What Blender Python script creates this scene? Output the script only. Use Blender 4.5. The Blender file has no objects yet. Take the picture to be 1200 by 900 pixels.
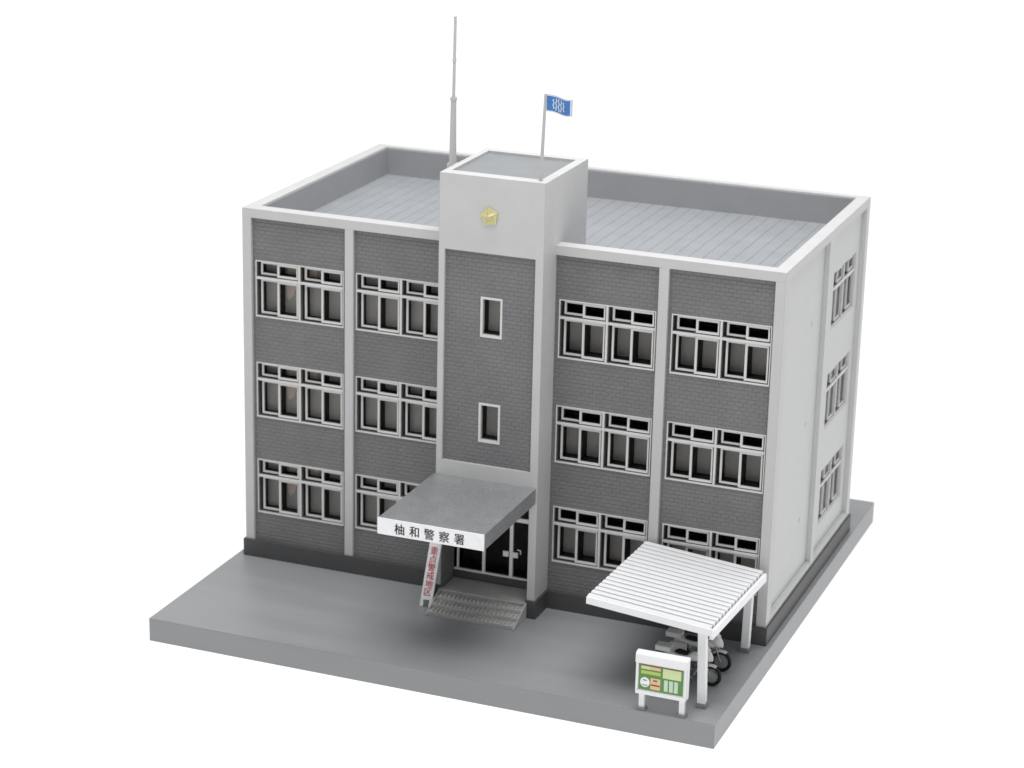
import bpy, bmesh, math, random
from mathutils import Matrix, Vector
random.seed(7)
SC = bpy.context.scene
COL = SC.collection

# ------------------------------------------------------------------ materials
def nmat(name):
    m = bpy.data.materials.new(name); m.use_nodes = True
    nt = m.node_tree; b = nt.nodes['Principled BSDF']
    return m, nt, b

def plastic(name, col, rough=0.5, spec=0.4, vary=0.05, scale=2.2, grain=0.004, gscale=60, bevel=0.014,
            metallic=0.0, speck=0.0, stretch=(1, 1, 1)):
    m, nt, b = nmat(name); N = nt.nodes; L = nt.links
    tc = N.new('ShaderNodeTexCoord')
    mp = N.new('ShaderNodeMapping'); mp.inputs['Scale'].default_value = stretch
    L.new(tc.outputs['Object'], mp.inputs['Vector'])
    n1 = N.new('ShaderNodeTexNoise'); n1.inputs['Scale'].default_value = scale; n1.inputs['Detail'].default_value = 5
    L.new(mp.outputs[0], n1.inputs['Vector'])
    n2 = N.new('ShaderNodeTexNoise'); n2.inputs['Scale'].default_value = gscale; n2.inputs['Detail'].default_value = 3
    L.new(mp.outputs[0], n2.inputs['Vector'])
    mr = N.new('ShaderNodeMapRange'); mr.inputs[1].default_value = .3; mr.inputs[2].default_value = .7
    mr.inputs[3].default_value = 1 - vary; mr.inputs[4].default_value = 1 + vary
    L.new(n1.outputs['Fac'], mr.inputs[0])
    val = mr.outputs[0]
    if speck:
        m2 = N.new('ShaderNodeMapRange'); m2.inputs[1].default_value = .35; m2.inputs[2].default_value = .65
        m2.inputs[3].default_value = 1 - speck; m2.inputs[4].default_value = 1 + speck
        L.new(n2.outputs['Fac'], m2.inputs[0])
        mu = N.new('ShaderNodeMath'); mu.operation = 'MULTIPLY'
        L.new(val, mu.inputs[0]); L.new(m2.outputs[0], mu.inputs[1]); val = mu.outputs[0]
    sc = N.new('ShaderNodeVectorMath'); sc.operation = 'SCALE'; sc.inputs[0].default_value = col
    L.new(val, sc.inputs['Scale']); L.new(sc.outputs[0], b.inputs['Base Color'])
    rr = N.new('ShaderNodeMapRange'); rr.inputs[3].default_value = rough - .05; rr.inputs[4].default_value = rough + .07
    L.new(n1.outputs['Fac'], rr.inputs[0]); L.new(rr.outputs[0], b.inputs['Roughness'])
    b.inputs['Specular IOR Level'].default_value = spec
    b.inputs['Metallic'].default_value = metallic
    bp = N.new('ShaderNodeBump'); bp.inputs['Distance'].default_value = grain; bp.inputs['Strength'].default_value = .6
    L.new(n2.outputs['Fac'], bp.inputs['Height'])
    if bevel:
        bv = N.new('ShaderNodeBevel'); bv.samples = 4; bv.inputs['Radius'].default_value = bevel
        L.new(bv.outputs[0], bp.inputs['Normal'])
    L.new(bp.outputs[0], b.inputs['Normal'])
    return m

def brick(name, col, axis='x'):
    m, nt, b = nmat(name); N = nt.nodes; L = nt.links
    tc = N.new('ShaderNodeTexCoord'); sp = N.new('ShaderNodeSeparateXYZ'); cb = N.new('ShaderNodeCombineXYZ')
    L.new(tc.outputs['Object'], sp.inputs[0])
    L.new(sp.outputs['X' if axis == 'x' else 'Y'], cb.inputs[0]); L.new(sp.outputs['Z'], cb.inputs[1])
    bt = N.new('ShaderNodeTexBrick'); L.new(cb.outputs[0], bt.inputs['Vector'])
    bt.inputs['Scale'].default_value = 1; bt.inputs['Brick Width'].default_value = .155
    bt.inputs['Row Height'].default_value = .080; bt.inputs['Mortar Size'].default_value = .011
    bt.inputs['Mortar Smooth'].default_value = 1.0; bt.inputs['Bias'].default_value = 0
    c = Vector(col)
    bt.inputs['Color1'].default_value = (*(c * .97), 1); bt.inputs['Color2'].default_value = (*(c * 1.03), 1)
    bt.inputs['Mortar'].default_value = (*(c * .955), 1)
    nz = N.new('ShaderNodeTexNoise'); nz.inputs['Scale'].default_value = 1.3; nz.inputs['Detail'].default_value = 5
    L.new(tc.outputs['Object'], nz.inputs['Vector'])
    mr = N.new('ShaderNodeMapRange'); mr.inputs[1].default_value = .3; mr.inputs[2].default_value = .7
    mr.inputs[3].default_value = .93; mr.inputs[4].default_value = 1.07; L.new(nz.outputs['Fac'], mr.inputs[0])
    sc = N.new('ShaderNodeVectorMath'); sc.operation = 'SCALE'
    L.new(bt.outputs['Color'], sc.inputs[0]); L.new(mr.outputs[0], sc.inputs['Scale'])
    L.new(sc.outputs[0], b.inputs['Base Color'])
    iv = N.new('ShaderNodeMath'); iv.operation = 'SUBTRACT'; iv.inputs[0].default_value = 1
    b2 = N.new('ShaderNodeTexBrick'); L.new(cb.outputs[0], b2.inputs['Vector']); b2.offset = 0      # stronger bed joints than upright joints
    for k_, v_ in (('Scale', 1), ('Brick Width', 50), ('Row Height', .080), ('Mortar Size', .016), ('Mortar Smooth', 1)): b2.inputs[k_].default_value = v_
    av = N.new('ShaderNodeMath'); av.operation = 'MULTIPLY_ADD'; av.inputs[1].default_value = .8
    hf = N.new('ShaderNodeMath'); hf.operation = 'MULTIPLY'; hf.inputs[1].default_value = .2
    L.new(b2.outputs['Fac'], hf.inputs[0]); L.new(bt.outputs['Fac'], av.inputs[0]); L.new(hf.outputs[0], av.inputs[2])
    L.new(av.outputs[0], iv.inputs[1])
    bp = N.new('ShaderNodeBump'); bp.inputs['Distance'].default_value = .012; bp.inputs['Strength'].default_value = .85
    L.new(iv.outputs[0], bp.inputs['Height']); L.new(bp.outputs[0], b.inputs['Normal'])
    b.inputs['Roughness'].default_value = .6; b.inputs['Specular IOR Level'].default_value = .3
    return m

def flat(name, col, rough=.5, spec=.3, metallic=0):
    return plastic(name, col, rough, spec, vary=.04, scale=9, grain=.001, gscale=90, bevel=0, metallic=metallic)

M = {}
M['shell'] = plastic('light_grey_plastic', (.585, .582, .58), .52, .35, vary=.025)
M['sash'] = plastic('window_plastic', (.70, .70, .69), .45, .4, vary=.03, bevel=.006)
M['brick'] = brick('grey_brick_plastic', (.205, .205, .208))
M['brick_side'] = brick('grey_brick_plastic_inner', (.205, .205, .208), 'y')
M['plinth'] = plastic('dark_plinth_plastic', (.088, .088, .09), .5, .35)
M['ground'] = plastic('ground_plastic', (.30, .31, .318), .40, .5, vary=.06, scale=1.1, grain=.004, gscale=14, stretch=(.22, 1.6, 1), bevel=.02)
M['deck'] = plastic('roof_deck_plastic', (.325, .34, .358), .5, .4, vary=.05, grain=.008, gscale=26, bevel=0, speck=.05)
M['lining'] = plastic('roof_lining_plastic', (.36, .365, .375), .5, .35, vary=.03)
M['towerroof'] = plastic('tower_roof_plastic', (.26, .27, .28), .5, .4)
M['steps'] = plastic('step_plastic', (.50, .50, .485), .55, .3, bevel=.008, speck=.06, gscale=45)
M['silver'] = plastic('silver_paint', (.52, .53, .54), .40, .5, metallic=.8, vary=.03, scale=3, grain=.014, gscale=48, speck=.16, bevel=.01)
M['white'] = plastic('white_plastic', (.93, .93, .94), .35, .5, vary=.015, bevel=.012)
M['rib'] = plastic('ribbed_roof_plastic', (.82, .82, .83), .4, .4, vary=.01, bevel=0)
M['paper'] = flat('white_sign_paper', (.97, .97, .98), .45)
M['black'] = flat('black_print', (.03, .03, .035), .5)
M['red'] = flat('red_print', (.62, .06, .08), .5)
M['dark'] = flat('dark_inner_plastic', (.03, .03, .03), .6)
M['blind'] = flat('grey_inner_wall', (.62, .60, .565), .6)
M['reveal'] = flat('shaded_reveal_plastic', (.14, .14, .14), .6)  # darker than the frame: shade of the sash gaps put into the colour
M['tan'] = flat('beige_reflection', (.92, .77, .68), .6)  # colour of the painted warm reflections in the left bay
M['cream'] = plastic('cream_side_plastic', (.60, .61, .60), .5, .35, vary=.02)
M['gold'] = plastic('gold_plastic', (.66, .61, .31), .35, .5, metallic=.25, bevel=.005)
M['foot'] = plastic('grey_footing_plastic', (.26, .265, .26), .5, .3)
M['bikewhite'] = plastic('bike_white_plastic', (.74, .74, .74), .4, .5, bevel=.01)
M['tyre'] = flat('tyre_rubber', (.012, .012, .013), .5)
M['bikegrey'] = flat('bike_grey', (.12, .12, .12), .4, .5)
M['rim'] = flat('wheel_rim', (.36, .36, .36), .35, .5, .3)
M['blue'] = flat('flag_blue', (.06, .20, .50), .5)
M['flagwhite'] = flat('flag_white', (.62, .68, .76), .5)
M['green'] = flat('poster_green', (.14, .30, .09), .5)
M['pale'] = flat('poster_pale_yellow', (.72, .80, .45), .5)
M['lime'] = flat('poster_lime', (.50, .62, .16), .5)
M['peach'] = flat('poster_peach', (.80, .60, .36), .5)
M['mint'] = flat('poster_mint', (.62, .78, .62), .5)
M['brown'] = flat('poster_brown', (.35, .10, .05), .5)
M['pole'] = plastic('pole_plastic', (.50, .50, .50), .4, .5, bevel=0)

g, nt, b = nmat('thin_glass')
nt.nodes.remove(b)
N = nt.nodes; L = nt.links
out = N['Material Output']; tr = N.new('ShaderNodeBsdfTransparent'); tr.inputs[0].default_value = (.88, .88, .88, 1)
gl = N.new('ShaderNodeBsdfGlossy'); gl.inputs['Roughness'].default_value = .12
fr = N.new('ShaderNodeFresnel'); fr.inputs[0].default_value = 1.025
tn = N.new('ShaderNodeTexNoise'); tn.inputs['Scale'].default_value = 2.5
tb = N.new('ShaderNodeBump'); tb.inputs['Distance'].default_value = .02; tb.inputs['Strength'].default_value = .3
L.new(tn.outputs['Fac'], tb.inputs['Height']); L.new(tb.outputs[0], gl.inputs['Normal'])
fm = N.new('ShaderNodeMath'); fm.operation = 'MULTIPLY'; fm.inputs[1].default_value = .45; L.new(fr.outputs[0], fm.inputs[0])
mx = N.new('ShaderNodeMixShader'); L.new(fm.outputs[0], mx.inputs[0]); L.new(tr.outputs[0], mx.inputs[1])
L.new(gl.outputs[0], mx.inputs[2]); L.new(mx.outputs[0], out.inputs[0])
M['glass'] = g

# ------------------------------------------------------------------ mesh helpers
class MB:
    def __init__(s): s.v = []; s.f = []
    def add(s, vs, fs):
        o = len(s.v); s.v += [tuple(v) for v in vs]; s.f += [tuple(i + o for i in f) for f in fs]
    def box(s, x0, x1, y0, y1, z0, z1, tf=None):
        vs = [(x, y, z) for z in (z0, z1) for y in (y0, y1) for x in (x0, x1)]
        if tf: vs = [tf(*v) for v in vs]
        s.add(vs, [(0, 2, 3, 1), (4, 5, 7, 6), (0, 1, 5, 4), (2, 6, 7, 3), (0, 4, 6, 2), (1, 3, 7, 5)])
        return s
    def tube(s, p, q, r0, r1=None, n=16, cap=True):
        r1 = r0 if r1 is None else r1
        p = Vector(p); q = Vector(q); d = (q - p).normalized()
        a = d.orthogonal().normalized(); b_ = d.cross(a)
        vs = []
        for c, r in ((p, r0), (q, r1)):
            for i in range(n):
                t = 2 * math.pi * i / n; vs.append(c + a * (r * math.cos(t)) + b_ * (r * math.sin(t)))
        fs = [(i, (i + 1) % n, n + (i + 1) % n, n + i) for i in range(n)]
        if cap: fs += [tuple(range(n))[::-1], tuple(range(n, 2 * n))]
        s.add(vs, fs); return s
    def poly(s, pts, y0, y1):
        """outline in (x,z) extruded along y"""
        n = len(pts)
        vs = [(x, y0, z) for x, z in pts] + [(x, y1, z) for x, z in pts]
        s.add(vs, [tuple(range(n)), tuple(range(n, 2 * n))[::-1]] + [(i, n + i, n + (i + 1) % n, (i + 1) % n) for i in range(n)])
        return s
    def torus(s, c, R, r, axis='y', n=32, k=12, squash=1.0):
        vs = []; fs = []
        for i in range(n):
            t = 2 * math.pi * i / n
            for j in range(k):
                u = 2 * math.pi * j / k
                a = (R + r * math.cos(u)); w = r * math.sin(u) * squash
                vs.append((c[0] + a * math.cos(t), c[1] + w, c[2] + a * math.sin(t)))
                fs.append((i * k + j, ((i + 1) % n) * k + j, ((i + 1) % n) * k + (j + 1) % k, i * k + (j + 1) % k))
        s.add(vs, fs); return s
    def loft(s, rings):
        """closed body through rings of equal length"""
        n = len(rings[0]); vs = [v for r in rings for v in r]; fs = []
        for i in range(len(rings) - 1):
            for j in range(n):
                fs.append((i * n + j, i * n + (j + 1) % n, (i + 1) * n + (j + 1) % n, (i + 1) * n + j))
        fs += [tuple(range(n))[::-1], tuple(range((len(rings) - 1) * n, len(rings) * n))]
        s.add(vs, fs); return s
    def build(s, name, mat, parent=None, smooth=False, recalc=True):
        me = bpy.data.meshes.new(name); me.from_pydata(s.v, [], s.f)
        if recalc:
            bm = bmesh.new(); bm.from_mesh(me); bmesh.ops.recalc_face_normals(bm, faces=bm.faces); bm.to_mesh(me); bm.free()
        me.materials.append(M[mat] if isinstance(mat, str) else mat)
        if smooth:
            for p in me.polygons: p.use_smooth = True
            try: me.set_sharp_from_angle(angle=math.radians(40))
            except Exception: pass
        o = bpy.data.objects.new(name, me); COL.objects.link(o)
        if parent is not None: o.parent = parent
        return o

def tag(o, label, cat=None, group=None, kind=None):
    if label: o['label'] = label
    if cat: o['category'] = cat
    if group: o['group'] = group
    if kind: o['kind'] = kind
    return o
def thing(name, label, cat, loc=(0, 0, 0), rz=0, group=None):
    o = bpy.data.objects.new(name, None); COL.objects.link(o); o.empty_display_size = .2
    o.location = loc; o.rotation_euler = (0, 0, rz)
    return tag(o, label, cat, group)

def text_mesh(chars, name, mat, parent, size, place, bold=.0, depth=.004, xs=1.0):
    """chars: list of (char, u, v) centres; place(u,v,d)->xyz maps the sign's own surface"""
    mb = MB()
    dg = None
    for ch, cu, cv in chars:
        cu_ = bpy.data.curves.new('t', 'FONT'); cu_.body = ch; cu_.size = size; cu_.offset = 0
        cu_.fill_mode = 'FRONT'; cu_.extrude = 0; cu_.resolution_u = 3
        ob = bpy.data.objects.new('t', cu_); COL.objects.link(ob)
        dg = bpy.context.evaluated_depsgraph_get(); ev = ob.evaluated_get(dg); me = ev.to_mesh()
        if len(me.vertices):
            xs_ = [v.co.x for v in me.vertices]; ys_ = [v.co.y for v in me.vertices]
            mx_, my_ = (min(xs_) + max(xs_)) / 2, (min(ys_) + max(ys_)) / 2
            for q, sh in enumerate((-bold, bold) if bold else (0,)):
                vs = [place(cu + sh + (v.co.x - mx_) * xs, cv + (v.co.y - my_), depth + q * .0012) for v in me.vertices]
                mb.add(vs, [tuple(p.vertices) for p in me.polygons])
        ev.to_mesh_clear(); bpy.data.objects.remove(ob); bpy.data.curves.remove(cu_)
    return mb.build(name, mat, parent, recalc=False)

# ------------------------------------------------------------------ measured dimensions (1 unit = about 1 cm of the model)
W, D, H = 11.0, 6.52, 7.3125
ZP = .364                  # plinth top
ZD = 6.70                  # roof deck
T0, T1, TP, TB, TH = 4.46, 6.56, .63, 1.68, 8.622
BAYS = [(.19, 2.22), (2.40, 4.46), (6.56, 8.60), (8.79, 10.81)]
WINX = [.25, 2.43, 6.64, 8.86]
WZ = [.955, 3.01, 5.11]
WW, WH = 1.92, 1.155
REC = .07                  # brick set back behind the frame

# ------------------------------------------------------------------ setting
GX0, GX1, GY0, GY1, GS = -.19, 11.13, -3.67, 8.44, .4634
o = MB().box(GX0, GX1, GY0, GY1, -GS, 0).build('ground', 'ground'); tag(o, None, kind='structure')

tm, nt, b = nmat('added_glow_table')
b.inputs['Base Color'].default_value = (.15, .15, .15, 1); b.inputs['Roughness'].default_value = .9
b.inputs['Specular IOR Level'].default_value = 0
b.inputs['Emission Color'].default_value = (1, 1, 1, 1); b.inputs['Emission Strength'].default_value = 1.02  # glow added to keep the surface shadowless white; also fills the walls from below
o = MB().box(-300, 300, -200, 500, -GS - 1, -GS - .004).build('tabletop', tm); tag(o, None, kind='structure')

# ------------------------------------------------------------------ building
B = thing('office_building', 'three storey grey brick scale model office with light frame, roof tower and flat roof', 'building')

def rect_holes(mb, x0, x1, z0, z1, y0, y1, holes):
    """wall x0..x1, z0..z1 with rectangular holes stacked in one column"""
    zc = z0
    for hx0, hx1, hz0, hz1 in sorted(holes, key=lambda h: h[2]):
        mb.box(x0, x1, y0, y1, zc, hz0)
        mb.box(x0, hx0, y0, y1, hz0, hz1); mb.box(hx1, x1, y0, y1, hz0, hz1)
        zc = hz1
    mb.box(x0, x1, y0, y1, zc, z1)

for (x0, x1), wx in zip(BAYS, WINX):
    mb = MB(); rect_holes(mb, x0, x1, ZP, 7.13, REC, .2, [(wx, wx + WW, z, z + WH) for z in WZ])
    mb.build('brick_panel', 'brick', B)

# frame: corner columns, pilasters, top beam ring
for x0, x1 in ((0, .19), (2.22, 2.40), (8.60, 8.79), (10.81, W)):
    MB().box(x0, x1, 0, .3, ZP, 7.13).build('pilaster', 'shell', B)
def ring(mb, ox0, ox1, oy0, oy1, ix0, ix1, iy0, iy1, z0, z1):
    mb.box(ox0, ox1, oy0, iy0, z0, z1); mb.box(ox0, ox1, iy1, oy1, z0, z1)
    mb.box(ox0, ix0, iy0, iy1, z0, z1); mb.box(ix1, ox1, iy0, iy1, z0, z1)
IX0, IX1, IY0, IY1 = .27, 10.75, .30, 6.30
mb = MB(); ring(mb, 0, W, 0, D, IX0, IX1, IY0, IY1, 7.13, H); mb.build('parapet', 'shell', B)
MB().box(0, IX0, .3, D, ZP, 7.13).build('side_wall', 'shell', B)
MB().box(IX0, W - .1, IY1, D, ZP, 7.13).build('rear_wall', 'shell', B)
# right side: recessed wall, proud pilasters, ledge; window holes as a column
SX = W - .1
SWY0, SWY1 = 4.14, 5.98
mb = MB()
zc = ZP
for z in WZ:
    mb.box(IX1, SX, .3, IY1, zc, z)
    mb.box(IX1, SX, .3, SWY0, z, z + WH); mb.box(IX1, SX, SWY1, IY1, z, z + WH); zc = z + WH
mb.box(IX1, SX, .3, IY1, zc, 7.13)
mb.build('side_wall', 'cream', B)
for y0, y1 in ((3.28, 3.48), (6.28, D)):
    MB().box(SX + .001, W, y0, y1, ZP, 7.13).build('pilaster', 'cream', B)
MB().box(SX + .001, W - .003, .3, 3.28, ZP, ZP + .12).box(SX + .001, W - .003, 3.48, 6.28, ZP, ZP + .12).build('ledge', 'cream', B)
for y, z in ((2.55, 5.66), (2.55, 3.62), (2.55, 1.62)):
    MB().tube((SX - .01, y, z), (SX + .012, y, z), .045, n=16).build('wall_stud', 'cream', B)

# grey lining on the inner faces of the parapet
mb = MB(); ring(mb, IX0 - .01, IX1 + .01, IY0 - .01, IY1 + .01, IX0 + .018, IX1 - .018, IY0 + .018, IY1 - .018, ZD - .05, H - .035)
mb.build('parapet_lining', 'lining', B)
# plinth
mb = MB()
e = .04
mb.box(-e, T0 - e, -e, .25, 0, ZP).box(T1 + e, W + e, -e, .25, 0, ZP)
mb.box(-e, .25, .25, D + e, 0, ZP).box(10.75, W + e, .25, D + e, 0, ZP).box(.25, 10.75, D - .2, D + e, 0, ZP)
mb.box(T0 - e, T0 + .12, -TP - e, .25, 0, ZP).box(6.40 - .01, T1 + e, -TP - e, .25, 0, ZP)
mb.build('plinth', 'plinth', B)

# roof deck made of planks with grooves
mb = MB(); mb.box(IX0, IX1, IY0, IY1, ZD - .12, ZD - .008)
x = IX0 + .002
while x < IX1 - .02:
    x2 = min(x + .28, IX1 - .002)
    mb.box(x, x2 - .008, IY0 + .002, IY1 - .002, ZD - .015, ZD); x += .28
mb.build('roof_deck', 'deck', B)

# tower
mb = MB()
mb.box(T0, 4.58, -TP, REC, ZP, 7.17)
mb.box(6.40, T1, -TP, REC, ZP, 7.17)
mb.box(4.58, 6.40, -TP, -.40, 2.30, 2.977)
mb.box(T0, T1, -TP, -.40, 7.17, TH - .1)
mb.box(T0, T1, -.40, TB, 7.17, TH - .1)
mb.box(T0, T1, REC, TB, 6.6, 7.17)
mb.box(4.58, 6.40, -.25, REC, 2.30, 7.17)
ring(mb, T0, T1, -TP, TB, T0 + .13, T1 - .18, -TP + .27, TB - .20, TH - .1, TH)
mb.build('tower_wall', 'shell', B)
MB().box(T0 + .131, T1 - .181, -TP + .271, TB - .201, TH - .099, TH - .045).build('tower_roof', 'towerroof', B)
mb = MB(); rect_holes(mb, 4.58, 6.40, 2.977, 7.17, -TP + .06, -.40, [(5.305, 5.745, 3.43, 4.215), (5.305, 5.745, 5.525, 6.32)])
mb.build('brick_panel', 'brick', B)
MB().box(4.581, 4.60, -TP + .03, 0, .3, 2.30).build('entrance_wall', 'brick_side', B)

# ---- windows
def sash(mb, pn, u0, u1, w0, w1, y, bar, th=.035, br=None):
    br = br or bar
    mb.box(u0, u0 + bar, y, y + th, w0, w1); mb.box(u1 - br, u1, y, y + th, w0, w1)
    mb.box(u0 + bar, u1 - br, y, y + th, w1 - bar, w1); mb.box(u0 + bar, u1 - br, y, y + th, w0, w0 + bar)
    pn.box(u0 + bar - .003, u1 - br + .003, y + .016, y + .020, w0 + bar - .003, w1 - bar + .003)

def window_parts(parent, y0, deep, gray_top=False, tan=False, back='blind'):
    """local: x 0..WW, z 0..WH, y0 = outer face"""
    fr = MB(); pn = MB(); dk = MB(); bl = MB()
    bd = .022; mc = WW / 2; mw = .021; tz0, tz1 = .776, .824
    fd = .03
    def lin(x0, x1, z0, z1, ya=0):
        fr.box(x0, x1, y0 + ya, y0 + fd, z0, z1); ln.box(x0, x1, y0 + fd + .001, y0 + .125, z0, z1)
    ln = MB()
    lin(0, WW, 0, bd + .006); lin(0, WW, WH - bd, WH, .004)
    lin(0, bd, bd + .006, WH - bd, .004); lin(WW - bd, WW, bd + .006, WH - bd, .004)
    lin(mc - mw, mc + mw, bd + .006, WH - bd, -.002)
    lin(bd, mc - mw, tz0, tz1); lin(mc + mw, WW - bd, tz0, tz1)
    yd = y0 + .12
    for h0, h1 in ((bd, mc - mw), (mc + mw, WW - bd)):
        mid = (h0 + h1) / 2
        for w0, w1 in ((bd + .006, tz0), (tz1, WH - bd)):
            sash(fr, pn, h0 + .062, mid + .01, w0 + .030, w1 - .012, y0 + .082, .040)
            sash(fr, pn, mid - .014, h1 - .024, w0 + .018, w1 - .012, y0 + .030, .044, .036, br=.030)
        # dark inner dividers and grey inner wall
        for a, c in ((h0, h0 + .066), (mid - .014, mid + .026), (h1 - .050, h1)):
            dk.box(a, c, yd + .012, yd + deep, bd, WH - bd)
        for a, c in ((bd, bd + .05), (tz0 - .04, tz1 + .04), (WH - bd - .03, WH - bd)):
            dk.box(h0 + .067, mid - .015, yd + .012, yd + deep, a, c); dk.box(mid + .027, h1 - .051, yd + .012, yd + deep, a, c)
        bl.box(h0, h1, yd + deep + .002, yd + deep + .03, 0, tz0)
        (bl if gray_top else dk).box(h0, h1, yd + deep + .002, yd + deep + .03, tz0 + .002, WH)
    f = fr.build('window', 'sash', parent)
    pn.build('pane', 'glass', f); dk.build('inner_divider', 'dark', f); bl.build('inner_wall', back, f); ln.build('reveal', 'reveal', f)
    if tan:  # warm reflections in the panes, painted as beige shapes behind the glass
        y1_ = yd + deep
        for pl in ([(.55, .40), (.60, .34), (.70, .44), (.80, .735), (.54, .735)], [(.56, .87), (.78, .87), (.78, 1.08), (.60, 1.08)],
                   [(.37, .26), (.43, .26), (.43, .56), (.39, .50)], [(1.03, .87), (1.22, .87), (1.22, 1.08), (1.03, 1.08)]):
            MB().poly(pl, y1_ - .02, y1_).build('painted_reflection', 'tan', f)
    return f
def copy_win(src, parent):
    f = src.copy(); COL.objects.link(f); f.parent = parent
    for ch in src.children:
        c = ch.copy(); COL.objects.link(c); c.parent = f
    return f
first = {}
for bi, wx in enumerate(WINX):
    for z in WZ:
        key = 0 if bi == 0 else 1 if bi == 1 else 2
        if key not in first:
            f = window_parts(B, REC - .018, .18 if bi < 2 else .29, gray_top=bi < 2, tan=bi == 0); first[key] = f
        else: f = copy_win(first[key], B)
        f.location = (wx, 0, z)
fs = None
for z in WZ:
    if fs is None: f = fs = window_parts(B, 0, .25, back='plinth'); f.scale = ((SWY1 - SWY0) / WW, 1, 1)
    else: f = copy_win(fs, B)
    f.rotation_euler = (0, 0, math.pi / 2); f.location = (SX - .015, SWY0, z)
# tower windows
tw = None
for z in (3.43, 5.525):
    if tw is None:
        fr = MB(); pn = MB(); y = -TP + .045; w, h = .44, .79
        fr.box(0, .045, y, y + .1, 0, h).box(w - .04, w, y, y + .1, 0, h).box(.045, w - .04, y, y + .1, h - .045, h).box(.045, w - .04, y, y + .1, 0, .05)
        pn.box(.04, w - .035, y + .05, y + .054, .045, h - .04)
        tw = f = fr.build('window', 'sash', B); pn.build('pane', 'glass', f)
        MB().box(.0, .045, y + .12, y + .32, 0, h).box(.045, w, y + .12, y + .32, 0, .05).box(.045, w, y + .12, y + .32, h - .04, h).build('inner_divider', 'dark', f)
        MB().box(0, w, y + .322, y + .33, 0, h).build('inner_wall', 'blind', f)
    else: f = copy_win(tw, B)
    f.location = (5.305, 0, z)

# entrance
yd = .02
fr = MB()
fr.box(4.60, 6.40, yd, yd + .05, .46, .50)
fr.box(4.66, 4.70, yd, yd + .05, .50, 2.30); fr.box(5.20, 5.26, yd, yd + .05, .50, 2.30)
fr.box(5.775, 5.845, yd - .01, yd + .05, .50, 1.665); fr.box(6.34, 6.40, yd, yd + .05, .50, 2.30)
fr.box(5.26, 6.34, yd - .004, yd + .05, 1.665, 1.75); fr.box(4.70, 5.20, yd, yd + .05, 1.665, 1.75)
dr = fr.build('entrance_door', 'white', B)
pn = MB(); pn.box(4.70, 5.20, yd + .02, yd + .025, .50, 1.665).box(5.26, 5.775, yd + .02, yd + .025, .50, 1.665).box(5.845, 6.34, yd + .02, yd + .025, .50, 1.665)
pn.box(4.70, 5.20, yd + .02, yd + .025, 1.75, 2.3).box(5.26, 6.34, yd + .02, yd + .025, 1.75, 2.3)
pn.build('pane', 'glass', dr)
MB().box(5.655, 5.765, yd - .05, yd - .012, .93, 1.04).build('handle', 'white', dr)
hd = MB(); hd.box(5.855, 5.965, yd - .05, yd - .012, .93, 1.04)
hd.tube((5.95, yd - .04, 1.10), (6.02, yd - .04, 1.10), .012).tube((6.02, yd - .04, 1.10), (6.02, yd - .04, 1.02), .012)
hd.build('handle', 'white', dr)
MB().box(4.60, 6.40, .5, .53, .3, 2.3).box(4.60, 6.40, yd + .06, .5, .30, .46).build('inner_wall', 'dark', dr)
MB().box(4.601, 6.389, 0.001, yd + .055, .302, .459).build('door_sill', 'plinth', B)

# steps with tread bumps
mb = MB(); SX0, SX1 = 4.61, 6.385
ys = [-.66, -.88, -1.10, -1.325]; zs = [.30, .222, .148, .074]
mb.box(SX0, SX1, ys[0], 0, 0.002, zs[0])
for i in range(1, 4): mb.box(SX0, SX1, ys[i], ys[i - 1], 0.002, zs[i])
for i in range(1, 4):
    x = SX0 + .03 + .02 * (i % 2)
    while x < SX1 - .07:
        mb.add([(x, ys[i] + .015, zs[i]), (x + .055, ys[i] + .015, zs[i]), (x + .055, ys[i - 1] - .02, zs[i]), (x, ys[i - 1] - .02, zs[i]),
                (x + .012, ys[i] + .04, zs[i] + .03), (x + .043, ys[i] + .04, zs[i] + .03), (x + .043, ys[i - 1] - .05, zs[i] + .03), (x + .012, ys[i - 1] - .05, zs[i] + .03)],
               [(4, 5, 6, 7), (0, 1, 5, 4), (1, 2, 6, 5), (2, 3, 7, 6), (3, 0, 4, 7)])
        x += .088
mb.box(SX0, SX1, ys[0] - .012, ys[0] - .0005, zs[0] - .03, zs[0] - .001)
for cxx in (SX0 - .03, SX1 + .001):
    vs = [(xx, y_, z_) for xx in (cxx, cxx + .029) for y_, z_ in ((-.60, .003), (-1.345, .003), (-1.345, .03), (-.68, .31), (-.60, .31))]
    mb.add(vs, [(0, 1, 2, 3, 4), (9, 8, 7, 6, 5)] + [(j, 5 + j, 5 + (j + 1) % 5, (j + 1) % 5) for j in range(5)])
mb.build('entrance_steps', 'steps', B)

# canopy
CX0, CX1, CY, CZ0, CZ1 = 4.425, 6.53, -3.24, 2.372, 2.677
cn = MB().box(CX0, CX1, CY, -TP, CZ0, CZ1).build('canopy', 'silver', B)
MB().box(CX0 - .004, CX1 + .004, CY - .022, CY - .001, CZ0 - .004, CZ1 + .006).build('fascia_sign', 'paper', cn)
text_mesh([(c, 4.86 + i * .297, 2.515) for i, c in enumerate('柚和警察署')], 'lettering', 'black', cn, .225,
          lambda u, v, d: (u, CY - .022 - d, v), bold=.0035, xs=.95)

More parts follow.
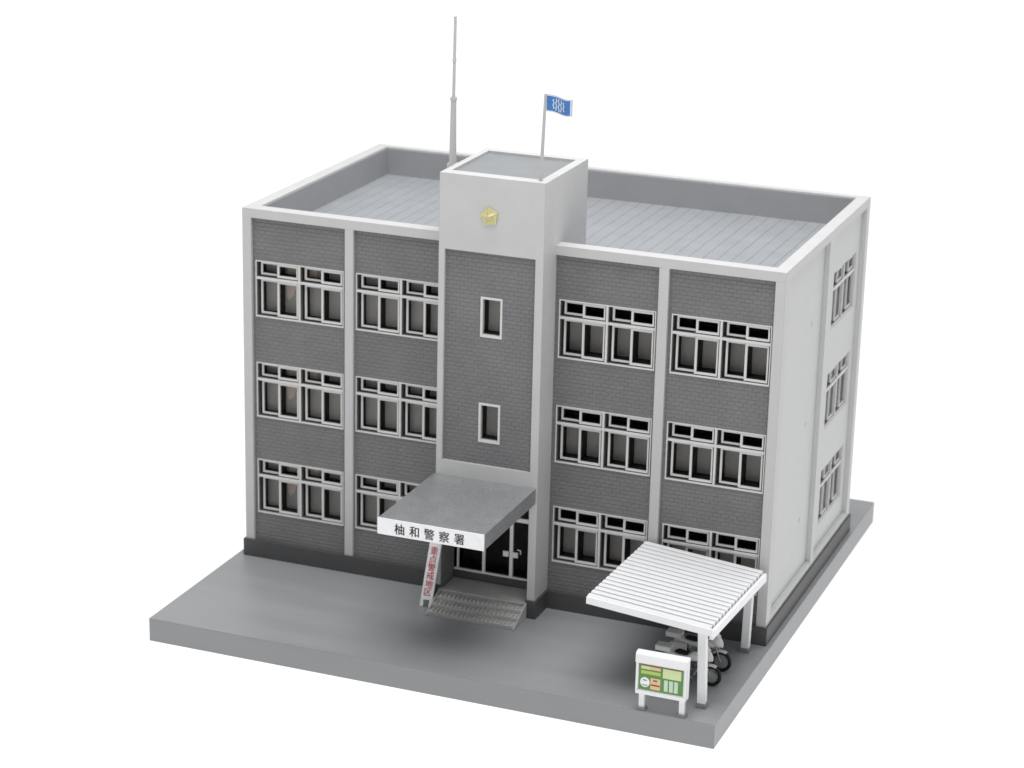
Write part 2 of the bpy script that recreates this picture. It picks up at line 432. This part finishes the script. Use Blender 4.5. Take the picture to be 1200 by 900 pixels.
# emblem
mb = MB(); R0 = .19; cx, cz = 5.475, 7.885; a0 = math.radians(90 + 10)
pts = []
for i in range(10):
    a = a0 + i * math.pi / 5; r = R0 if i % 2 == 0 else R0 * .74
    pts.append((cx + r * math.cos(a), cz + r * math.sin(a)))
mb.poly(pts, -TP - .035, -TP)
for i in range(5):
    a = a0 + i * 2 * math.pi / 5; aL = a + math.pi / 5; aR = a - math.pi / 5
    tip = (cx + R0 * .92 * math.cos(a), -TP - .036, cz + R0 * .92 * math.sin(a))
    l = (cx + R0 * .42 * math.cos(aL), -TP - .036, cz + R0 * .42 * math.sin(aL))
    r = (cx + R0 * .42 * math.cos(aR), -TP - .036, cz + R0 * .42 * math.sin(aR))
    c = (cx, -TP - .105, cz); c2 = (cx, -TP - .036, cz)
    mb.add([tip, l, c2, r, c], [(0, 1, 4), (0, 4, 3), (1, 2, 4), (2, 3, 4)])
mb.tube((cx, -TP - .095, cz), (cx, -TP - .05, cz), .032, .045, n=14)
tag(mb.build('emblem', 'gold', B), 'pale gold five pointed emblem on the tower front')

# ------------------------------------------------------------------ antenna and flag
A = thing('antenna_mast', 'tall thin grey antenna mast behind the left edge of the roof tower', 'antenna', (4.345, .26, ZD))
z = lambda h: h - ZD
MB().box(-.085, .085, -.085, .085, 0, z(8.60)).build('base', 'pole', A)
MB().tube((0, 0, z(8.60)), (.0, 0, z(9.80)), .070, .053, n=20).tube((0, 0, z(9.80)), (0, 0, z(9.86)), .066, .066, n=20).build('lower_pole', 'pole', A, smooth=True)
MB().tube((0, 0, z(9.86)), (.0, .03, z(11.37)), .030, .027, n=14).tube((0, .012, z(10.52)), (0, .013, z(10.58)), .036, .036, n=14).build('upper_pole', 'pole', A, smooth=True)

F = thing('flag', 'small blue flag with white emblem on a slim pole at the tower roof corner', 'flag', (6.39, -.45, TH - .045))
MB().tube((0, 0, 0), (.055, 0, 1.665), .034, .026, n=14).build('pole', 'pole', F, smooth=True)
def fl(u, v, d=0):      # cloth surface, u 0..1 along, v 0..1 up
    x = .055 + u * .54; yy = .045 * math.sin(u * 5.2) - .02 * u
    zz = 1.345 + v * .31 - .035 * u + .012 * math.sin(u * 6) - .018 * math.sin(u * math.pi)
    return (x, yy + d, zz)
def strip(mb, uv0, uv1, d, n=24):
    (u0, v0), (u1, v1) = uv0, uv1
    vs = []
    for i in range(n + 1):
        u = u0 + (u1 - u0) * i / n; vs += [fl(u, v0, d), fl(u, v1, d)]
    mb.add(vs, [(2 * i, 2 * i + 2, 2 * i + 3, 2 * i + 1) for i in range(n)])
mb = MB()
for d in (-.008, .008): strip(mb, (0, 0), (1, 1), d)
for v in (0, 1):
    vs = []
    for i in range(25): vs += [fl(i / 24, v, -.008), fl(i / 24, v, .008)]
    mb.add(vs, [(2 * i, 2 * i + 2, 2 * i + 3, 2 * i + 1) for i in range(24)])
for u in (0, 1): mb.add([fl(u, 0, -.008), fl(u, 1, -.008), fl(u, 1, .008), fl(u, 0, .008)], [(0, 1, 2, 3)])
cl = mb.build('cloth', 'blue', F, smooth=True, recalc=False)
mb = MB()
for d in (-.0095, .0095):
    strip(mb, (0, 0), (.05, 1), d, 3); strip(mb, (.93, 0), (1, 1), d, 3); strip(mb, (.05, 0), (.93, .07), d); strip(mb, (.05, .93), (.93, 1), d)
    # woven roundel of six wavy bars
    for k in range(5):
        uc = .27 + k * .10; hh = .38 * math.sqrt(max(.05, 1 - ((k - 2) / 2.9) ** 2)); n = 10; vs = []
        for i in range(n + 1):
            v = .5 - hh + 2 * hh * i / n; w = .017 * math.sin(i * 1.3 + (k % 2) * math.pi)
            vs += [fl(uc + w - .022, v, d), fl(uc + w + .022, v, d)]
        mb.add(vs, [(2 * i, 2 * i + 1, 2 * i + 3, 2 * i + 2) for i in range(n)])
mb.build('emblem', 'flagwhite', cl, recalc=False)

# ------------------------------------------------------------------ leaning sign board
S = thing('sign_board', 'narrow white upright sign with red characters leaning beside the entrance steps', 'sign', (4.30, -.99, 0))
tilt = math.atan2(.33, 1.28)
def sp(u, s_, d=0):     # u across, s_ along the board, d out of its front
    return (u + .055 * s_, math.sin(tilt) * s_ - math.cos(tilt) * d, math.cos(tilt) * s_ + math.sin(tilt) * d)
def sbox(mb, u0, u1, s0, s1, d0, d1):
    vs = [sp(u, s_, d) for d in (d0, d1) for s_ in (s0, s1) for u in (u0, u1)]
    mb.add(vs, [(0, 2, 3, 1), (4, 5, 7, 6), (0, 1, 5, 4), (2, 6, 7, 3), (0, 4, 6, 2), (1, 3, 7, 5)])
mb = MB(); sbox(mb, 0, .245, .15, 1.36, -.035, 0)
sbox(mb, 0, .07, 0.01, .149, -.035, 0); sbox(mb, .185, .245, .01, .149, -.035, 0)
pnl = mb.build('panel', 'paper', S)
MB().box(.072, .183, .02, .13, 0, .13).build('foot', 'foot', S)
text_mesh([(c, .1225, 1.13 - i * .165) for i, c in enumerate('重点警戒地区')], 'lettering', 'red', pnl, .168,
          lambda u, v, d: sp(u, v, d), bold=.0025)

# ------------------------------------------------------------------ bicycle/motorcycle shelter
SH = thing('bike_shelter', 'open white shelter with ribbed lean-to roof on two posts at the front right corner', 'shelter', (10.72, -1.7, 0))
ox, oy = 10.72, -1.7
RX0, RX1, RY0, RY1 = 8.47, 10.83, -3.08, -.02
ZR0, ZR1 = 1.745, 1.575
sl = (ZR1 - ZR0) / (RX1 - RX0); ra = math.radians(-2.6)
def tf(x, y, z_):
    dx, dy = x - RX0, y - RY0
    return (RX0 + dx * math.cos(ra) - dy * math.sin(ra) - ox, RY0 + dx * math.sin(ra) + dy * math.cos(ra) - oy, z_ + ZR0 + sl * dx)
mb = MB(); n = 17; pit = (RY1 - RY0 - .07) / n
mb.box(RX0, RX1, RY0 + .05, RY1, -.125, -.10, tf); mb.build('roof_sheet', 'foot', SH); mb = MB()  # grey under the white ribs: groove shade put into the sheet's colour
for i in range(n):
    ya = RY0 + .05 + i * pit; w = pit * .76
    prof = [(.03, -.099), (.03, -.018), (0, -.010), (.004, .008), (.02, .018), (w - .02, .018), (w - .004, .008), (w, -.010), (w - .03, -.018), (w - .03, -.099)]
    vs = [tf(xx, ya + p, q) for xx in (RX0 - .012, RX1 - .03) for p, q in prof]
    k = len(prof)
    mb.add(vs, [tuple(range(k)), tuple(range(k, 2 * k))[::-1]] + [(j, k + j, k + (j + 1) % k, (j + 1) % k) for j in range(k)])
mb.build('roof', 'rib', SH)
mb = MB(); mb.box(RX0 - .01, RX1 + .03, RY0 - .01, RY0 + .049, -.125, .004, tf)
mb.box(RX1 - .029, RX1 + .03, RY0 + .049, RY1, -.21, -.06, tf)
mb.build('beam', 'white', SH)
for (bx, by), (tx_, ty_), tz in (((10.70, -3.04), (10.655, -3.06), 1.44), ((10.735, -.40), (10.765, -.42), 1.44)):
    lerp = lambda x, y, z_: (bx + (tx_ - bx) * z_ / tz + x - ox, by + (ty_ - by) * z_ / tz + y - oy, z_)
    p = MB().box(-.072, .072, -.072, .072, .05, tz, lerp).build('post', 'white', SH)
    MB().box(-.095, .095, -.095, .095, .0, .06, lerp).box(-.082, .082, -.082, .082, .06, .09, lerp).build('footing', 'foot', p)

# ------------------------------------------------------------------ notice board
NB = thing('notice_board', 'small white two-legged notice board with a green poster in front of the shelter', 'notice board', (10.10, -3.56, 0))
w2, zb, zt, yf = .48, .325, 1.125, -.065
def rrect(x0, x1, z0, z1, r, n=5):
    pts = []
    for cx_, cz_, a in ((x1 - r, z0 + r, -90), (x1 - r, z1 - r, 0), (x0 + r, z1 - r, 90), (x0 + r, z0 + r, 180)):
        for i in range(n + 1):
            t = math.radians(a + 90 * i / n); pts.append((cx_ + r * math.cos(t), cz_ + r * math.sin(t)))
    return pts
MB().poly(rrect(-w2, w2, zb, zt - .02, .035), yf, .05).build('panel', 'white', NB)
fr = MB()
fr.box(-w2 + .015, w2 - .015, yf - .03, yf - .001, zb + .005, zb + .075)
fr.box(-w2 + .01, -w2 + .05, yf - .02, yf - .001, zb + .076, zt - .05); fr.box(w2 - .05, w2 - .01, yf - .02, yf - .001, zb + .076, zt - .05)
n = 10; pr = [(yf - .03 + .0, zt - .20), (yf - .033, zt - .06)] + [(yf - .033 + .1 * (1 - math.cos(math.radians(t))) , zt - .06 + .06 * math.sin(math.radians(t))) for t in range(15, 91, 15)] + [(.055, zt), (.055, zt - .05), (yf - .001, zt - .05), (yf - .001, zt - .20)]
vs = [(xx, p, q) for xx in (-w2 + .052, w2 - .052) for p, q in pr]; k = len(pr)
vs = [(xx, p, q) for xx in (-w2 - .004, w2 + .004) for p, q in pr]
fr.add(vs, [tuple(range(k)), tuple(range(k, 2 * k))[::-1]] + [(j, k + j, k + (j + 1) % k, (j + 1) % k) for j in range(k)])
fr.build('frame', 'white', NB)
PX0, PX1, PZ0, PZ1 = -.42, .405, .415, .905
def pr_(mb, u0, u1, v0, v1, d):
    x0, x1 = PX0 + u0 * (PX1 - PX0), PX0 + u1 * (PX1 - PX0); z1_, z0_ = PZ1 - v0 * (PZ1 - PZ0), PZ1 - v1 * (PZ1 - PZ0)
    mb.box(x0, x1, yf - d, yf - d + .003, z0_, z1_); return mb
ps = pr_(MB(), 0, 1, 0, 1, .006).build('poster', 'green', NB)
for nm, mt, rs, d in (('pale_patch', 'pale', [(.54, .95, .05, .42), (.05, .26, .06, .18)], .010),
                      ('lime_patch', 'lime', [(.05, .49, .24, .37)], .010),
                      ('peach_patch', 'peach', [(.262, .49, .06, .18), (.27, .49, .50, .94)], .010),
                      ('mint_patch', 'mint', [(.575, .66, .49, .93), (.69, .775, .49, .93), (.80, .885, .49, .93)], .010),
                      ('brown_patch', 'brown', [(.28, .48, .74, .80), (.33, .42, .56, .62), (0, 1, 0, .02)], .013),
                      ('grey_patch', 'bikegrey', [(.10, .19, .60, .635), (.09, .20, .80, .83)], .013)):
    for q in rs: pr_(MB(), *q, d).build(nm, mt, ps)
cx_, cz_ = PX0 + .145 * (PX1 - PX0), PZ1 - .70 * (PZ1 - PZ0)
MB().poly([(cx_ + .088 * math.cos(t * math.pi / 12), cz_ + .095 * math.sin(t * math.pi / 12)) for t in range(24)], yf - .010, yf - .007).build('round_patch', 'paper', ps)
lg = None
for lx in (-.365, .385):
    if lg is None:
        lg = p = MB().box(-.05, .05, -.035, .035, .03, zb + .02).build('leg', 'white', NB)
        MB().box(-.085, .085, -.075, .075, 0, .045).build('footing', 'foot', p)
    else:
        p = lg.copy(); COL.objects.link(p); p.parent = NB
        c = lg.children[0].copy(); COL.objects.link(c); c.parent = p
    p.location = (lx, 0, 0)

# ------------------------------------------------------------------ motorcycles (nose towards +x)
def ell(cx_, cz_, rx, ry, rz, n=16, x=0):
    return [(x, ry * math.cos(2 * math.pi * i / n) + cx_, rz * math.sin(2 * math.pi * i / n) + cz_) for i in range(n)]
def motorcycle(label, loc, rz):
    m = thing('motorcycle', label, 'motorcycle', loc, rz, 'white motorcycles parked under the shelter')
    for wx, R in ((.40, .20), (-.38, .19)):
        t = MB().torus((wx, 0, R), R - .030, .034, squash=1.05).build('tyre', 'tyre', None, smooth=True)
        w = MB().torus((wx, 0, R), R - .066, .012).tube((wx, -.035, R), (wx, .035, R), .04, n=16)
        for i in range(5):
            a = i * 2 * math.pi / 5
            w.tube((wx, 0, R), (wx + (R - .06) * math.cos(a), 0, R + (R - .06) * math.sin(a)), .014, n=8)
        w.tube((wx, -.045, R), (wx, -.037, R), .105, n=20)
        wh = w.build('wheel', 'rim', m, smooth=True); t.parent = wh
    # fork and fender
    fk = MB()
    for s_ in (-1, 1): fk.tube((.40, .05 * s_, .20), (.25, .05 * s_, .62), .017, n=10)
    fk.build('fork', 'rim', m, smooth=True)
    fd = MB(); rings = []
    for i in range(9):
        a = math.radians(62 + i * 9); r = .215
        cx_, cz_ = .40 + r * math.cos(a), .20 + r * math.sin(a)
        rings.append([(cx_ + (dr_ * math.cos(a)), dy, cz_ + dr_ * math.sin(a)) for dy, dr_ in ((-.045, -.02), (-.035, .006), (0, .014), (.035, .006), (.045, -.02), (0, -.004))])
    fd.loft(rings); fd.build('front_fender', 'bikewhite', m, smooth=True)
    # engine and frame
    MB().box(-.12, .14, -.085, .085, .13, .32).tube((-.02, -.11, .22), (-.02, .11, .22), .07, n=18).tube((.10, 0, .28), (.16, 0, .42), .05, .06, n=14).build('engine', 'bikegrey', m)
    MB().tube((-.38, -.085, .15), (.08, -.085, .13), .028, n=12).tube((-.38, .085, .15), (.08, .085, .13), .028, n=12).build('exhaust', 'rim', m, smooth=True)
    # tank/fairing body
    bd = MB(); secs = [(-.46, .50, .05, .025), (-.36, .50, .08, .05), (-.20, .47, .085, .06), (-.05, .47, .08, .07), (.05, .52, .10, .09), (.16, .54, .11, .10), (.25, .53, .08, .08), (.30, .50, .04, .04)]
    bd.loft([ell(0, cz_, 0, ry, rz_, x=xx) for xx, cz_, ry, rz_ in secs]); bd.build('body', 'bikewhite', m, smooth=True)
    st = MB(); st.loft([ell(0, cz_, 0, ry, rz_, x=xx) for xx, cz_, ry, rz_ in [(-.30, .555, .05, .02), (-.24, .565, .085, .035), (-.12, .55, .08, .04), (-.04, .55, .05, .03)]])
    st.build('seat', 'tyre', m, smooth=True)
    # front cowl, windscreen, handlebar, mirrors
    cw = MB(); cw.loft([ell(0, cz_, 0, ry, rz_, x=xx) for xx, cz_, ry, rz_ in [(.22, .60, .09, .10), (.29, .60, .11, .12), (.36, .57, .09, .10), (.42, .53, .04, .05)]])
    c_ = cw.build('cowl', 'bikewhite', m, smooth=True)
    MB().tube((.41, 0, .55), (.43, 0, .548), .035, n=16).build('headlight', 'glass', c_)
    ws = MB(); ws.add([(.36, -.08, .66), (.36, .08, .66), (.25, .065, .80), (.25, -.065, .80), (.350, -.08, .652), (.350, .08, .652), (.24, .065, .792), (.24, -.065, .792)],
             [(0, 1, 2, 3), (7, 6, 5, 4), (0, 4, 5, 1), (1, 5, 6, 2), (2, 6, 7, 3), (3, 7, 4, 0)])
    ws.build('windscreen', 'bikewhite', m)
    hb = MB()
    for s_ in (-1, 1):
        hb.tube((.25, .03 * s_, .63), (.22, .12 * s_, .68), .016, n=8).tube((.22, .12 * s_, .68), (.16, .20 * s_, .67), .02, n=8)
        hb.tube((.22, .12 * s_, .68), (.24, .17 * s_, .76), .008, n=6).tube((.235, .17 * s_, .77), (.25, .17 * s_, .77), .032, n=12)
    hb.build('handlebar', 'bikewhite', m, smooth=True)
    # rear boxes
    MB().box(-.66, -.37, -.10, .10, .545, .645).box(-.665, -.365, -.105, .105, .625, .637).build('top_box', 'bikewhite', m)
    for s_ in (-1, 1):
        MB().box(-.55, -.24, .10 * s_, .18 * s_, .30, .48).build('side_box', 'bikewhite', m)
    # leg guard and crash bar
    for s_ in (-1, 1):
        MB().tube((.16, .06 * s_, .45), (.20, .14 * s_, .36), .016, n=8).tube((.20, .14 * s_, .36), (.12, .14 * s_, .22), .016, n=8).tube((.12, .14 * s_, .22), (.10, .05 * s_, .18), .016, n=8).build('crash_bar', 'rim', m, smooth=True)
    tl = MB().box(-.66, -.642, -.04, .04, .47, .52).build('tail_light', 'bikegrey', m)
    # side stand
    MB().tube((-.02, .09, .15), (-.06, .17, .005), .012, n=8).build('side_stand', 'rim', m)
    return m
motorcycle('white motorcycle nearest the notice board under the shelter', (10.18, -2.12, 0), math.radians(-2))
motorcycle('white motorcycle parked nearer the building wall under the shelter', (10.17, -1.45, 0), math.radians(-1))

# ------------------------------------------------------------------ camera (solved from the photograph)
Fp = dict(f=2822.947669, a=-1.255181, b=-0.02244, c=-0.369897, tx=1.004289, ty=0.452805, tz=48.972974, cx=591.235634, cy=451.904488)
def Rz(t): return Matrix(((math.cos(t), -math.sin(t), 0), (math.sin(t), math.cos(t), 0), (0, 0, 1)))
def Rx(t): return Matrix(((1, 0, 0), (0, math.cos(t), -math.sin(t)), (0, math.sin(t), math.cos(t))))
Rm = Rz(Fp['b']) @ Rx(Fp['a']) @ Rz(Fp['c'])
cl_ = Vector((5.5, 3, 4)) - Rm.transposed() @ Vector((Fp['tx'], Fp['ty'], -Fp['tz']))
cam = bpy.data.cameras.new('camera'); co = bpy.data.objects.new('camera', cam); COL.objects.link(co)
mw = Rm.transposed().to_4x4(); mw.translation = cl_; co.matrix_world = mw
cam.sensor_width = 36; cam.lens = Fp['f'] / 1200 * 36
cam.shift_x = (600 - Fp['cx']) / 1200; cam.shift_y = (Fp['cy'] - 450) / 1200
cam.clip_start = .5; cam.clip_end = 2000
cam.dof.use_dof = True; cam.dof.focus_distance = 43.8; cam.dof.aperture_fstop = .38
SC.camera = co

# ------------------------------------------------------------------ light: overhead softbox, studio ambient
w = bpy.data.worlds.new('World'); SC.world = w; w.use_nodes = True
nt = w.node_tree; N = nt.nodes; L = nt.links; bg = N['Background']
tc = N.new('ShaderNodeTexCoord'); sp_ = N.new('ShaderNodeSeparateXYZ'); L.new(tc.outputs['Generated'], sp_.inputs[0])
mr = N.new('ShaderNodeMapRange'); mr.interpolation_type = 'SMOOTHSTEP'      # white paper sweep behind the model, dim room elsewhere
mr.inputs[1].default_value = .15; mr.inputs[2].default_value = .8; mr.inputs[3].default_value = .36; mr.inputs[4].default_value = .9
L.new(sp_.outputs['Y'], mr.inputs[0]); L.new(mr.outputs[0], bg.inputs[1]); bg.inputs[0].default_value = (.975, .985, 1, 1)
def area(name, loc, target, size, power, col=(1, 1, 1)):
    l = bpy.data.lights.new(name, 'AREA'); l.shape = 'SQUARE'; l.size = size; l.energy = power; l.color = col
    o = bpy.data.objects.new(name, l); COL.objects.link(o); o.location = loc
    o.rotation_euler = (Vector(target) - Vector(loc)).to_track_quat('-Z', 'Y').to_euler(); return o
area('softbox', (8, -4, 37), (5.5, 1, 0), 28, 12700)

SC.view_settings.view_transform = 'Standard'; SC.view_settings.look = 'None'
SC.view_settings.exposure = 0; SC.view_settings.gamma = 1
SC.cycles.max_bounces = 8; SC.cycles.transparent_max_bounces = 12
